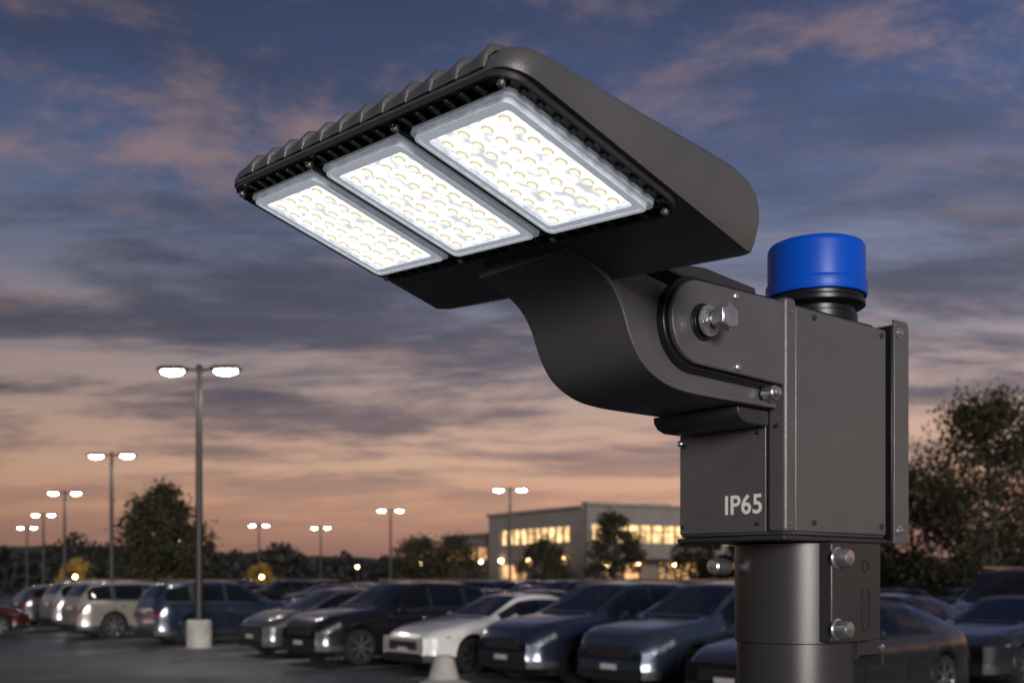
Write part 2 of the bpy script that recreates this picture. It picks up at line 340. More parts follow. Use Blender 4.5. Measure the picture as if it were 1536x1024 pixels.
SPEC={
 'sedan':dict(L=4.75,hw=0.92,top=[(-2.37,0.84),(-2.33,1.0),(-2.2,1.07),(-1.85,1.12),(-1.35,1.32),(-0.9,1.43),(-0.3,1.46),(0.1,1.42),(0.95,1.02),(1.5,0.95),(2.0,0.85),(2.25,0.75),(2.37,0.60)],
    belt=[(-2.37,0.80),(-1.9,1.0),(0.95,0.93),(1.9,0.80),(2.37,0.56)],cowl=0.95,rf=0.1,rr=-1.0,rg=-1.85,gz=0.2,wf=1.42,wr=-1.38,wrad=0.335,rw=0.58,pill=[(-0.42,-0.34),(-1.3,-1.1)],bz=0.2),
 'suv':dict(L=4.7,hw=0.94,top=[(-2.35,0.85),(-2.33,1.1),(-2.2,1.30),(-1.95,1.60),(-1.5,1.67),(-0.5,1.70),(0.1,1.66),(0.95,1.16),(1.5,1.10),(2.0,1.02),(2.25,0.92),(2.35,0.74)],
    belt=[(-2.35,0.85),(-2.1,1.12),(0.95,1.06),(1.9,0.95),(2.35,0.70)],cowl=0.95,rf=0.15,rr=-1.98,rg=-2.24,gz=0.24,wf=1.42,wr=-1.35,wrad=0.365,rw=0.66,pill=[(-0.45,-0.36),(-1.42,-1.28)],bz=0.25),
 'hatch':dict(L=4.3,hw=0.90,top=[(-2.15,0.80),(-2.12,1.0),(-2.0,1.12),(-1.65,1.42),(-1.2,1.51),(-0.3,1.54),(0.2,1.50),(1.05,1.06),(1.5,0.99),(1.85,0.90),(2.05,0.80),(2.15,0.62)],
    belt=[(-2.15,0.80),(-1.9,1.05),(1.0,0.97),(1.7,0.85),(2.15,0.58)],cowl=1.05,rf=0.25,rr=-1.62,rg=-2.0,gz=0.22,wf=1.32,wr=-1.28,wrad=0.33,rw=0.60,pill=[(-0.38,-0.30),(-1.25,-1.12)],bz=0.2),
 'van':dict(L=5.1,hw=0.97,top=[(-2.55,0.9),(-2.53,1.3),(-2.45,1.75),(-2.3,1.95),(-1.5,2.0),(-0.3,2.0),(0.5,1.93),(1.35,1.25),(1.8,1.14),(2.2,1.02),(2.42,0.9),(2.55,0.7)],
    belt=[(-2.55,0.9),(-2.3,1.2),(1.3,1.12),(2.1,0.96),(2.55,0.66)],cowl=1.35,rf=0.5,rr=-2.3,rg=-2.47,gz=0.26,wf=1.6,wr=-1.45,wrad=0.36,rw=0.74,pill=[(-0.15,-0.05),(-1.5,-1.38)],bz=0.24)}
def car_mesh(kind):
    S=SPEC[kind]; L=S['L']; hw0=S['hw']; mb=MB(); PAINT=PAINTS['grey']
    mb.mi(PAINT)
    xs=list(np.linspace(-L/2,L/2,84))
    for w in (S['wf'],S['wr']):
        ra=S['wrad']+0.05
        for e in (-ra-0.003,-ra+0.003,ra-0.003,ra+0.003): xs.append(w+e)
    for p in S['pill']: xs+=list(p)
    xs=sorted(xs); xs=np.array(xs)
    def sm(pts,k=9):
        g=np.linspace(-L/2,L/2,300); v=np.interp(g,[p[0] for p in pts],[p[1] for p in pts])
        kk=np.ones(k)/k; vp=np.pad(v,k//2,mode='edge'); v=np.convolve(vp,kk,'valid'); return np.interp(xs,g,v)
    top=sm(S['top'],11); belt=sm(S['belt'])
    hl=L/2
    hw=sm([(-hl,0.74*hw0),(-hl+0.08,0.84*hw0),(-hl+0.35,0.95*hw0),(-hl+0.9,hw0),(hl-1.1,hw0),(hl-0.5,0.965*hw0),(hl-0.2,0.87*hw0),(hl-0.06,0.76*hw0),(hl,0.68*hw0)])
    rings=[]
    for i,x in enumerate(xs):
        zb=S['bz']; arch=0
        if x>hl-0.5: zb+=0.03
        for w in (S['wf'],S['wr']):
            ra=S['wrad']+0.05
            if abs(x-w)<ra: arch=max(arch,S['wrad']+math.sqrt(ra*ra-(x-w)**2))
        z0=max(zb,arch); t=top[i]; b=min(belt[i],t-0.03); h=hw[i]
        f=min(1,max(0,(t-b-0.06)/0.35)); y6=h*0.84*(1-f)+S['rw']*f; ybt=h*0.945
        pts=[(0,z0),(h*0.86,z0),(h*0.985,z0+0.015),(h*0.99,max(zb+0.14,z0+0.03)),(h*0.965,max(0.48,z0+0.05)),(h*1.0,max(0.68,z0+0.07)),(h*1.0,max(b-0.15,z0+0.09)),(h*0.975,max(b-0.06,z0+0.11)),(ybt,max(b,z0+0.13))]
        bb=pts[-1][1]; tt=max(t,bb+0.02)
        for q in (0.12,0.55,0.92):
            zz=bb+(tt-0.055*f-0.012-bb)*q; pts.append((ybt+(y6-ybt)*(q**1.2),zz))
        pts+= [(y6*0.93,tt-0.02*f-0.006),(y6*0.66,tt-0.002),(y6*0.33,tt+0.008*f),(0,tt+0.012*f)]
        rings.append((x,pts))
    m=len(rings[0][1]); 
    for sgn in (1,-1):
        vs=[(x,sgn*p[0],p[1]) for x,pts in rings for p in pts]; fs=[];ml=[]
        for i in range(len(rings)-1):
            xc=(rings[i][0]+rings[i+1][0])/2
            for j in range(m-1):
                fs.append((i*m+j,i*m+j+1,(i+1)*m+j+1,(i+1)*m+j)[::sgn])
                p=rings[i][1]; q=rings[i+1][1]; zc=(p[j][1]+p[j+1][1]+q[j][1]+q[j+1][1])/4
                hgt=top[i]-belt[i]; mt=PAINT
                inpill=any(a<=xc<=b for a,b in S['pill'])
                if j<=2: mt=M_TRIM
                elif j in (3,) and zc<S['bz']+0.12: mt=M_TRIM
                elif j==8 and hgt>S['gz']*0.8 and S['rr']-0.1<xc<S['cowl']-0.2: mt=M_TRIM
                elif j in (9,10) and hgt>S['gz'] and S['rr']-0.1<xc<S['cowl']-0.22: mt=M_TRIM if inpill else M_GLASS
                elif j>=12 and (S['rf']-0.02<xc<S['cowl']-0.05 or S['rg']+0.03<xc<S['rr']): mt=M_GLASS
                elif xc>hl-0.48 and j in (6,) : mt=M_HEADL if xc<hl-0.03 else M_TRIM
                elif xc<-hl+0.22 and j in (6,): mt=M_TAIL
                ml.append(mt)
        mb.add(vs,fs,ml)
    for idx in (0,len(rings)-1):
        x,pts=rings[idx]; vs=[(x,p[0],p[1]) for p in pts]+[(x,-p[0],p[1]) for p in pts]
        fs=[(j,j+1,m+j+1,m+j) if idx else (j+1,j,m+j,m+j+1) for j in range(m-1)]
        mb.add(vs,fs,[M_TRIM if j<3 else PAINT for j in range(m-1)])
    zt=top[-1]; fz=hl
    mb.box((fz-0.02,-0.44,zt-0.17),(fz+0.012,0.44,zt-0.01),M_TRIM); 
    for k in range(3): mb.box((fz+0.012,-0.42,zt-0.15+k*0.05),(fz+0.02,0.42,zt-0.14+k*0.05),M_CHROME)
    mb.box((fz-0.02,-0.56,0.27),(fz+0.015,0.56,0.40),M_TRIM)
    mb.box((fz+0.015,-0.16,0.42),(fz+0.024,0.16,0.50),M_PLATE)
    for s in (-1,1): mb.lathe((fz-0.10,s*0.64*hw0/0.92,0.36),(1,0,0),[(0.06,-0.05),(0.06,0.05),(0.04,0.055),(0.001,0.055)],14,M_HEADL,caps=False)
    zr=top[0]
    mb.box((-fz-0.012,-0.17,zr-0.12),(-fz+0.01,0.17,zr-0.02),M_PLATE)
    mb.box((-fz-0.015,-0.6,0.28),(-fz+0.02,0.6,0.42),M_TRIM)
    for s in (-1,1): mb.box((-fz-0.008,s*0.60-0.06,zr-0.16),(-fz+0.03,s*0.60+0.06,zr-0.04),M_TAIL)
    zc_=np.interp(S['cowl'],xs,top); mb.box((S['cowl']-0.06,-0.55,zc_-0.02),(S['cowl']+0.05,0.55,zc_+0.012),M_TRIM)
    for s in (-1,1):
        bz_=np.interp(S['cowl']-0.35,xs,belt)
        mb.lathe((S['cowl']-0.42,s*(hw0+0.10),bz_+0.07),(1,0,0),[(0.02,-0.06),(0.075,-0.05),(0.085,0.0),(0.06,0.06),(0.005,0.08)],10,PAINT,caps=False)
        mb.box((S['cowl']-0.42,s*hw0*0.9-0.03,bz_+0.01),(S['cowl']-0.36,s*(hw0+0.06)+0.03,bz_+0.05),M_TRIM)
        for xd in (S['cowl']-0.30,S['pill'][0][0]+0.02,S['pill'][1][0]+0.12):
            zlo,zhi=S['bz']+0.16,np.interp(xd,xs,belt)-0.05
            mb.box((xd-0.006,s*hw0*1.0-0.004,zlo),(xd+0.006,s*hw0*1.0+0.003,zhi-0.1),M_TRIM)
        for xd in (S['pill'][0][0]+0.14,S['pill'][1][0]+0.24):
            zz=np.interp(xd,xs,belt)-0.16; mb.box((xd,s*hw0-0.01,zz),(xd+0.17,s*hw0+0.022,zz+0.025),M_CHROME)
        if kind in('suv','van'):
            zz=S['top'][5][1]; mb.box((S['rr']+0.25,s*S['rw']*0.93-0.015,zz+0.0),(S['rf']-0.2,s*S['rw']*0.93+0.015,zz+0.05),M_CHROME)
        for w in (S['wf'],S['wr']):
            r=S['wrad']; yi=s*(hw0-0.24)
            mb.lathe((w,yi,r),(0,s,0),[(r*0.62,0),(r*0.94,0.0),(r,0.03),(r,0.19),(r*0.95,0.222),(r*0.70,0.225),(r*0.66,0.19),(r*0.64,0.12),(0.001,0.12)],28,[M_TYRE]*(28*5)+[M_RIM]*28+[M_TRIM]*(28*2),caps=False)
            for k in range(7):
                a=2*math.pi*k/7; Mx=Matrix.Translation((w,s*(hw0-0.045),r))@Matrix.Rotation(a,4,'Y')
                mb.box((-0.022,-0.012,0.03),(0.022,0.012,r*0.68),M_RIM,Mx)
            mb.cyl((w,s*(hw0-0.06),r),(w,s*(hw0-0.025),r),0.055,0.045,12,M_RIM)
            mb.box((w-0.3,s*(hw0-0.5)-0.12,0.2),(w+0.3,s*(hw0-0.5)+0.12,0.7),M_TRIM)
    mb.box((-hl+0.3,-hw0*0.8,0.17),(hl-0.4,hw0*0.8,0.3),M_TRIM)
    return mb.mesh('car_'+kind,ang=32,fix=False)
CARM={k:car_mesh(k) for k in SPEC}
H=Vector((-0.77,-0.638)).normalized()
WD=Vector((0.638,-0.77)).normalized()
def place_car(kind,color,corner,rev=False,jit=0.0):
    S=SPEC[kind]; c=Vector(corner)-H*(S['L']/2)+WD*S['hw']
    ob=bpy.data.objects.new('parked_car',CARM[kind]); COL.objects.link(ob)
    ob.location=(c.x,c.y,0.004); a=math.atan2(H.y,H.x)+(math.pi if rev else 0)+jit
    ob.rotation_euler=(0,0,a)
    ob.material_slots[0].link='OBJECT'; ob.material_slots[0].material=PAINTS[color]
    return ob
place_car('sedan','dgrey',(2.10,14.6))
place_car('suv','slate',(0.80,17.0),jit=0.02)
place_car('suv','navy',(-0.75,19.0),jit=-0.02)
place_car('sedan','white',(-2.60,21.0))
place_car('suv','black',(-5.0,23.2),jit=0.03)
place_car('hatch','grey',(-6.5,25.6),jit=-0.01)
place_car('suv','navy',(-10.4,30.0),rev=True)
place_car('suv','beige',(-13.7,33.2),rev=True,jit=0.02)
place_car('suv','silver',(-16.6,38.5),rev=True)
place_car('hatch','grey',(-19.2,42.0),rev=True)
place_car('sedan','red',(-19.4,31.8),rev=True)
place_car('van','dgrey',(9.4,25.2),jit=0.01)
rr=random.Random(11)
cols=['black','navy','grey','silver','dgrey','slate','black','dgrey','beige','dgrey','grey','navy']
for off,rev in ((5.5,True),(18.5,False),(24.0,True),(37.5,False),(43,True),(57,False)):
    for k in range(-6,26):
        if off==5.5 and k>6: continue
        x=2.14-1.66*k; y=15+2.02*k; x+= -H.x*off; y+= -H.y*off
        if y<17 or y>95: continue
        px=768+1650*x/y
        if px<-60 or px>1600: continue
        u=rr.random(); kd=rr.choice(['sedan','suv','suv','hatch','sedan']); cc=rr.choice(cols)
        if u<0.13: continue
        if abs(x-(-8))<1 and abs(y-28)<3: continue
        if (x-11)**2+(y-25.5)**2<5.5**2 and off!=5.5: continue
        place_car(kd,cc,(x,y),(rev and off!=5.5) if rr.random()<0.8 else not rev,rr.uniform(-0.02,0.02))

# ================================================================== GROUND
def asphalt():
    m,nt,b=mat_new('asphalt'); tc=nt.nodes.new('ShaderNodeTexCoord')
    n1=nt.nodes.new('ShaderNodeTexNoise'); n1.inputs['Scale'].default_value=0.35; n1.inputs['Detail'].default_value=8
    n2=nt.nodes.new('ShaderNodeTexNoise'); n2.inputs['Scale'].default_value=45; n2.inputs['Detail'].default_value=4
    for n in (n1,n2): nt.links.new(tc.outputs['Object'],n.inputs['Vector'])
    r=nt.nodes.new('ShaderNodeValToRGB'); r.color_ramp.elements[0].position=0.35; r.color_ramp.elements[0].color=(0.030,0.030,0.033,1); r.color_ramp.elements[1].position=0.7; r.color_ramp.elements[1].color=(0.065,0.063,0.062,1)
    nt.links.new(n1.outputs['Fac'],r.inputs[0])
    mx=nt.nodes.new('ShaderNodeMix'); mx.data_type='RGBA'; mx.blend_type='OVERLAY'; mx.inputs[0].default_value=0.5
    nt.links.new(r.outputs[0],mx.inputs[6]); nt.links.new(n2.outputs['Color'],mx.inputs[7]); nt.links.new(mx.outputs[2],b.inputs['Base Color'])
    r2=nt.nodes.new('ShaderNodeMapRange'); r2.inputs['From Min'].default_value=0.35; r2.inputs['From Max'].default_value=0.65; r2.inputs['To Min'].default_value=0.38; r2.inputs['To Max'].default_value=0.75
    nt.links.new(n1.outputs['Fac'],r2.inputs[0]); nt.links.new(r2.outputs[0],b.inputs['Roughness'])
    bp=nt.nodes.new('ShaderNodeBump'); bp.inputs['Strength'].default_value=0.4; bp.inputs['Distance'].default_value=0.01; nt.links.new(n2.outputs['Fac'],bp.inputs['Height']); nt.links.new(bp.outputs[0],b.inputs['Normal'])
    return m
mb=MB(); mb.add([(-900,-200,0),(900,-200,0),(900,1500,0),(-900,1500,0)],[(0,1,2,3)],asphalt()); mb.obj('ground',fix=False,smooth=False)
M_WHITE=principled('road_paint',(0.6,0.6,0.57),0.6,0,4,0.4)
mb=MB()
def strip(a,b,w):
    a=Vector(a);b=Vector(b);d=(b-a).normalized();n=Vector((-d.y,d.x))*w/2
    mb.add([(*(a+n),0.004),(*(a-n),0.004),(*(b-n),0.004),(*(b+n),0.004)],[(0,1,2,3)],M_WHITE)
for off in (-0.3,18.2,37.2,56.5):
    for k in range(-4,26):
        p=Vector((2.0-1.66*k,15.2+2.02*k))-H*off-WD*0.3
        if 8<p.y<95: strip(p,p-H*10.8,0.11)
for k in range(0,9):
    p=Vector((-6.2-1.9*k,14.5+2.3*k)); strip(p,p+H*5.0,0.13)
mb.obj('parking_markings',fix=True,smooth=False)
mb=MB(); mb.lathe((-1.12,18.05,0),(0,0,1),[(0.42,0),(0.42,0.06),(0.26,0.12),(0.17,0.44),(0.13,0.50),(0.002,0.51)],20,M_CONC,caps=False); mb.obj('concrete_bollard')

# ================================================================== LOT LAMPS
M_LAMPM=principled('lamp_post_bronze',(0.03,0.027,0.026),0.5,0.4,4,0.1)
M_GLOW=principled('lit_lens',(0.9,0.9,0.9),0.3,0,emis=(1.0,0.93,0.80),emis_s=26)
def lot_lamp(x,y,h,rz=0.0,heads=2,lit=True,base=True):
    e=empty('parking_lot_lamp',(x,y,0),rz)
    mb=MB(); 
    if base: mb.lathe((0,0,0),(0,0,1),[(0.32,0),(0.32,0.66),(0.29,0.70),(0.001,0.70)],24,M_CONC,caps=False); mb.obj('concrete_base',e)
    mb=MB(); mb.box((-0.16,-0.16,0.70),(0.16,0.16,0.74),M_LAMPM); mb.cyl((0,0,0.0 if not base else 0.74),(0,0,h),0.10,0.075,16,M_LAMPM)
    mb.cyl((0,0,h),(0,0,h+0.06),0.09,0.05,16,M_LAMPM)
    sd=(-1,1) if heads==2 else (0,)
    for s in sd:
        if s:
            mb.cyl((0,0,h-0.10),(s*0.42,0,h-0.03),0.035,0.03,10,M_LAMPM)
        xc=s*0.70
        pl=rrect(xc,0,0.38,0.19,0.08,4)
        n=len(pl); z0=h-0.09
        vs=[(p[0],p[1],z0) for p in pl]+[(p[0],p[1],z0+0.05) for p in pl]+[(xc+(p[0]-xc)*0.8,p[1]*0.7,z0+0.11) for p in pl]
        fs=[(k*n+i,k*n+(i+1)%n,(k+1)*n+(i+1)%n,(k+1)*n+i) for k in range(2) for i in range(n)]+[tuple(range(2*n,3*n)),tuple(reversed(range(n)))]
        mb.add(vs,fs,M_LAMPM)
    mb.obj('post_and_arms',e)
    mb=MB()
    for s in sd:
        xc=s*0.70
        prof=[(0.27,0.0),(0.265,0.04),(0.21,0.09),(0.10,0.12),(0.001,0.125)]
        Mx=Matrix.Translation((xc,0,h-0.092))@Matrix.Diagonal((1.12,0.55,1,1))
        mb.lathe((0,0,0),(0,0,-1),prof,24,M_GLOW if lit else M_CLEAR,Mx,caps=False)
    mb.obj('lens',e)
    if lit and y<70:
        for s in sd:
            ld=bpy.data.lights.new('lamp_beam','SPOT'); ld.energy=420; ld.spot_size=math.radians(150); ld.spot_blend=0.8; ld.shadow_soft_size=0.2; ld.color=(1.0,0.92,0.80)
            lo=bpy.data.objects.new('lamp_beam',ld); COL.objects.link(lo); lo.parent=e; lo.location=(s*0.70,0,h-0.30)
for x,y,h in ((-8.05,28.3,7.2),(-17.4,47.8,7.2),(-27.9,68.6,7.2),(-39.2,92,7.2),(-50.7,115,7.2),(-25.3,110,7.2),(-20.0,115,7.2),(-9.5,86,7.2),(-0.12,66,7.2)):
    lot_lamp(x,y,h,random.uniform(-0.15,0.15))
lot_lamp(-22.6,75,4.5,0,1); lot_lamp(-44,135,6.2,0,2,lit=False)

# ================================================================== TREES
def leafmat(name,c1,c2):
    m,nt,b=mat_new(name); tc=nt.nodes.new('ShaderNodeTexCoord'); n=nt.nodes.new('ShaderNodeTexNoise'); n.inputs['Scale'].default_value=1.3; n.inputs['Detail'].default_value=6
    nt.links.new(tc.outputs['Object'],n.inputs['Vector']); r=nt.nodes.new('ShaderNodeValToRGB')
    r.color_ramp.elements[0].position=0.35; r.color_ramp.elements[0].color=(*c1,1); r.color_ramp.elements[1].position=0.68; r.color_ramp.elements[1].color=(*c2,1)
    nt.links.new(n.outputs['Fac'],r.inputs[0]); nt.links.new(r.outputs[0],b.inputs['Base Color']); b.inputs['Roughness'].default_value=0.7; b.inputs['Specular IOR Level'].default_value=0.2
    return m
M_LEAF=leafmat('foliage',(0.014,0.016,0.008),(0.045,0.040,0.018))
M_LEAFY=leafmat('foliage_autumn_lit',(0.10,0.06,0.012),(0.26,0.15,0.03))  # autumn yellow, with warm light put into the leaf colour
M_LEAFD=leafmat('foliage_distant',(0.014,0.015,0.014),(0.028,0.026,0.022))
M_BARK=principled('bark',(0.04,0.033,0.026),0.9,0,6,0.3)
def leaves_mesh(pts,size,mat,rng,name):
    N=len(pts); pts=np.array(pts)
    a=rng.normal(size=(N,3)); a/=np.linalg.norm(a,axis=1)[:,None]; b=rng.normal(size=(N,3)); b-= (a*b).sum(1)[:,None]*a; b/=np.linalg.norm(b,axis=1)[:,None]
    s=size*rng.uniform(0.6,1.3,size=(N,1))
    v=np.stack([pts-a*s,pts-b*s*0.55,pts+a*s,pts+b*s*0.55],1).reshape(-1,3)
    me=bpy.data.meshes.new(name); me.from_pydata(v.tolist(),[],np.arange(4*N).reshape(N,4).tolist()); me.materials.append(mat); return me
def tree(x,y,h,r,seed,n=6000,size=0.10,mat=None,name='tree',trunk=0.28,cone=0.0,nb=90,cs=1.0):
    rng=np.random.default_rng(seed); e=empty(name,(x,y,0))
    mb=MB(); tr=0.022*h
    pts=[Vector((0,0,0))]; 
    for k in range(1,6): pts.append(Vector((rng.normal()*0.03*h*k/5,rng.normal()*0.03*h*k/5,h*0.88*k/5)))
    for k in range(5): mb.cyl(pts[k],pts[k+1],tr*(1-k/5.6),tr*(1-(k+1)/5.6),8,M_BARK)
    cl=[]
    for k in range(nb):
        f=trunk+(1-trunk)*rng.uniform(0,1)**0.85; zz=h*f
        g=(f-trunk*0.8)/(1.03-trunk*0.8)
        rad=r*max(0.04,math.sin(math.pi*min(1,max(0.04,g))**0.75))**0.65*(1-cone*g)
        rad*=rng.uniform(0.15,1.0)**0.55*rng.uniform(0.85,1.12); a=rng.uniform(0,2*math.pi); c=Vector((rad*math.cos(a),rad*math.sin(a),zz)); cl.append((c,rng.uniform(0.09,0.19)*r*cs))
        base=Vector((0,0,max(h*0.16,zz-rad*0.85))); 
        i=min(4,int(base.z/(h*0.88)*5)); base.xy=pts[i].xy
        mid=(base+c)/2+Vector((0,0,-0.03*h)); mb.cyl(base,mid,tr*0.22,tr*0.12,5,M_BARK); mb.cyl(mid,c,tr*0.12,tr*0.03,5,M_BARK)
    mb.obj('trunk_and_limbs',e,fix=False)
    P=[]
    wts=np.array([s for c,s in cl])**1.5; wts/=wts.sum(); idx=rng.choice(nb,size=n,p=wts)
    for i in range(n):
        c,s=cl[idx[i]]; d=rng.normal(size=3)*s*0.85
        P.append((c.x+d[0],c.y+d[1],c.z+d[2]*0.75))
    ob=bpy.data.objects.new('crown',leaves_mesh(P,size,mat or M_LEAF,rng,'crown')); COL.objects.link(ob); ob.parent=e
tree(-19.2,60,6.7,3.0,1,12000,0.13,trunk=0.14,cone=0.25)
tree(17.4,40,8.1,3.3,2,17000,0.085,trunk=0.08,nb=130)
tree(21.0,42,7.8,3.3,3,14000,0.09,trunk=0.08,nb=110)
tree(14.8,46,5.2,2.3,4,8000,0.10,trunk=0.05)
tree(19.0,52,6.8,3.4,14,9000,0.12,trunk=0.05)
tree(6.9,74,6.0,2.0,5,7000,0.12,trunk=0.16)
tree(2.3,80,4.6,1.9,6,5000,0.13,trunk=0.12)
tree(-4.2,84,4.7,2.5,7,5000,0.13,trunk=0.12)
tree(-7.8,92,5.2,2.6,8,5000,0.13,trunk=0.12)
tree(12.0,70,5.0,2.0,9,6000,0.12,trunk=0.12)
tree(14.9,68,4.6,2.1,19,5000,0.12,trunk=0.12)
tree(-28.5,72,2.9,1.3,10,3000,0.10,M_LEAFY,'autumn_tree',0.2,nb=40)
tree(-17.8,78,2.7,1.2,12,3000,0.10,M_LEAFY,'autumn_tree',0.2,nb=40)
rng=np.random.default_rng(5); P=[]
for layer,(D,hm,n) in enumerate(((120,5.4,20000),(165,7.4,20000))):
    for i in range(n):
        x=rng.uniform(-0.62,0.62)*D
        hh=hm*(0.66+0.40*noise.noise(Vector((x*0.055,layer*7,0)))+0.32*noise.noise(Vector((x*0.22,layer*3,4)))+0.15*noise.noise(Vector((x*0.7,layer*3,9)))+0.28*max(0,-x/D))
        z=hh*rng.uniform(0,1)**0.7; P.append((x,D+rng.uniform(-3,3),max(0.1,z)))
ob=bpy.data.objects.new('distant_tree_line',leaves_mesh(P,0.48,M_LEAFD,rng,'distant_tree_line')); COL.objects.link(ob)
M_HILL=principled('hill_woods',(0.025,0.025,0.027),0.95,0,0.1,0.3)
mb=MB(); nx=120; vs=[];fs=[]
for i in range(nx+1):
    x=-420+840*i/nx; hh=6+9*max(0,-x/200)**0.8*(1 if x<0 else 0)+3.0*noise.noise(Vector((x*0.012,2,0)))+1.2*noise.noise(Vector((x*0.08,5,0)))
    hh=min(hh,17)
    vs+= [(x,360,-0.5),(x,400,max(2,hh))]
fs=[(2*i,2*i+2,2*i+3,2*i+1) for i in range(nx)]
mb.add(vs,fs,M_HILL); mb.obj('hills',fix=False)

# ================================================================== BUILDING
M_WALL=principled('stucco',(0.17,0.145,0.132),0.85,0,0.8,0.10,0.3,30)
M_WALL2=principled('stucco_light',(0.22,0.19,0.175),0.85,0,0.8,0.1)
M_MULL=principled('mullion',(0.03,0.03,0.03),0.5,0.3,5,0.1)
def litwin(name,c,s,sc):
    m,nt,b=mat_new(name); tc=nt.nodes.new('ShaderNodeTexCoord'); n=nt.nodes.new('ShaderNodeTexNoise'); n.inputs['Scale'].default_value=sc; n.inputs['Detail'].default_value=4
    nt.links.new(tc.outputs['Object'],n.inputs['Vector']); r=nt.nodes.new('ShaderNodeMapRange'); r.inputs['From Min'].default_value=0.35; r.inputs['From Max'].default_value=0.65; r.inputs['To Min'].default_value=s*0.25; r.inputs['To Max'].default_value=s
    nt.links.new(n.outputs['Fac'],r.inputs[0]); nt.links.new(r.outputs[0],b.inputs['Emission Strength']); b.inputs['Emission Color'].default_value=(*c,1); b.inputs['Base Color'].default_value=(0.05,0.05,0.05,1); b.inputs['Roughness'].default_value=0.15
    return m
M_WIN=litwin('lit_window',(1.0,0.62,0.28),2.5,1.3)
M_WIN2=litwin('lit_window_ground',(1.0,0.54,0.22),1.5,0.7)
BA=math.atan2(0.529,0.849)
B=empty('commercial_building',(6.0,88.0,0),BA)
Lx,Ly,Hb=26,15.4,7.7
mb=MB()
def wall_x(x0,x1,y,z0,z1,mat=M_WALL): mb.box((x0,y,z0),(x1,y+0.35,z1),mat)
ops=[(0.5,24.5)]
for z0,z1,holes in ((0,0.4,[]),(0.4,3.1,[(2.0,5.5),(7.5,13.0),(15,24)]),(3.1,4.75,[]),(4.75,6.2,ops),(6.2,Hb,[])):
    cur=0
    for a,b in holes+[(Lx,Lx)]:
        if a>cur: wall_x(cur,a,0,z0,z1)
        cur=b
def wall_y(y0,y1,z0,z1): mb.box((0.0,y0,z0),(0.35,y1,z1),M_WALL2)
for z0,z1,holes in ((0,0.4,[]),(0.4,3.0,[(9.0,13.5)]),(3.0,4.8,[]),(4.8,6.1,[(2.5,13.5)]),(6.1,Hb-0.25,[])):
    cur=0.352
    for a,b in holes+[(Ly,Ly)]:
        if a>cur: wall_y(cur,a,z0,z1)
        cur=b
mb.box((0.36,Ly-0.35,0),(Lx,Ly,Hb-0.3),M_WALL); mb.box((Lx-0.35,0.36,0),(Lx-0.002,Ly-0.36,Hb-0.3),M_WALL)
mb.obj('walls',B)
mb=MB(); mb.box((0.36,0.36,Hb-0.9),(Lx-0.36,Ly-0.36,Hb-0.7),M_WALL); mb.box((-0.25,-0.35,Hb+0.002),(Lx+0.2,0.42,Hb+0.22),M_WALL2); mb.box((-0.22,0.43,Hb-0.245),(0.45,Ly+0.2,Hb-0.02),M_WALL2)
mb.box((9,4,Hb-0.69),(12,7,Hb+0.7),M_WALL2); mb.obj('roof',B)
mb=MB(); mb.box((0.6,0.75,4.6),(Lx-0.6,0.8,6.4),M_WIN); mb.box((0.8,1.0,4.7),(0.85,Ly-0.6,6.3),M_WIN)
mb.box((0.6,0.75,0.2),(Lx-0.6,0.8,3.2),M_WIN2); mb.box((0.8,1.0,0.2),(0.85,Ly-0.6,3.1),M_WIN2); mb.obj('windows',B)
mb=MB()
for a,b in ops:
    k=a
    while k<b: mb.box((k-0.05,0.1,4.76),(k+0.05,0.25,6.19),M_MULL); k+=1.25
    mb.box((a,0.12,5.65),(b,0.23,5.72),M_MULL)
for a,b in ((2.0,5.5),(7.5,13.0),(15,24)):
    k=a
    while k<=b: mb.box((k-0.06,0.1,0.41),(k+0.06,0.25,3.09),M_MULL); k+=1.75
    mb.box((a,0.12,2.3),(b,0.23,2.38),M_MULL)
k=2.5
while k<=13.5: mb.box((0.1,k-0.05,4.81),(0.25,k+0.05,6.09),M_MULL); k+=1.1
mb.box((1.2,-1.6,3.2),(14,-0.002,3.4),M_MULL)
for x in (1.4,7,13.8): mb.cyl((x,-1.45,0),(x,-1.45,3.2),0.09,0.09,10,M_MULL)
mb.obj('mullions_and_canopy',B)
M_WARM=principled('warm_lamp',(0.9,0.8,0.6),0.3,0,emis=(1.0,0.62,0.28),emis_s=30)
mb=MB()
for x,y,z in ((-0.15,3.2,3.4),(-0.15,8.5,3.4),(1.8,-0.2,2.9),(5,-0.2,2.9),(9,-0.2,2.9),(14.6,-0.2,3.2),(-0.15,13.0,3.4)):
    mb.lathe((x,y,z),(0,0,1),[(0.001,-0.16),(0.13,-0.12),(0.18,0),(0.13,0.12),(0.001,0.16)],12,M_WARM,caps=False)
mb.obj('wall_lamps',B)
mb=MB(); 
mb.box((0.5,Ly+0.01,0),(14,Ly+9.5,5.8),M_WALL); mb.box((0.2,Ly+0.3,5.802),(14.2,Ly+9.8,6.05),M_WALL2)
for k in range(4): mb.box((0.45,Ly+1.2+k*2.1,3.6),(0.497,Ly+2.6+k*2.1,4.7),M_WIN2)
mb.obj('side_wing',B)
rng=np.random.default_rng(8); P=[]
for i in range(6000):
    t=rng.uniform(-14,30); P.append((6-0.849*0.5+0.849*t+0.529*4.5+rng.normal()*0.3,88+0.529*t-0.849*4.5+rng.normal()*0.3,rng.uniform(0,1.15)+0.2*noise.noise(Vector((t,0,0)))))
ob=bpy.data.objects.new('hedge',leaves_mesh(P,0.16,M_LEAF,rng,'hedge')); COL.objects.link(ob)
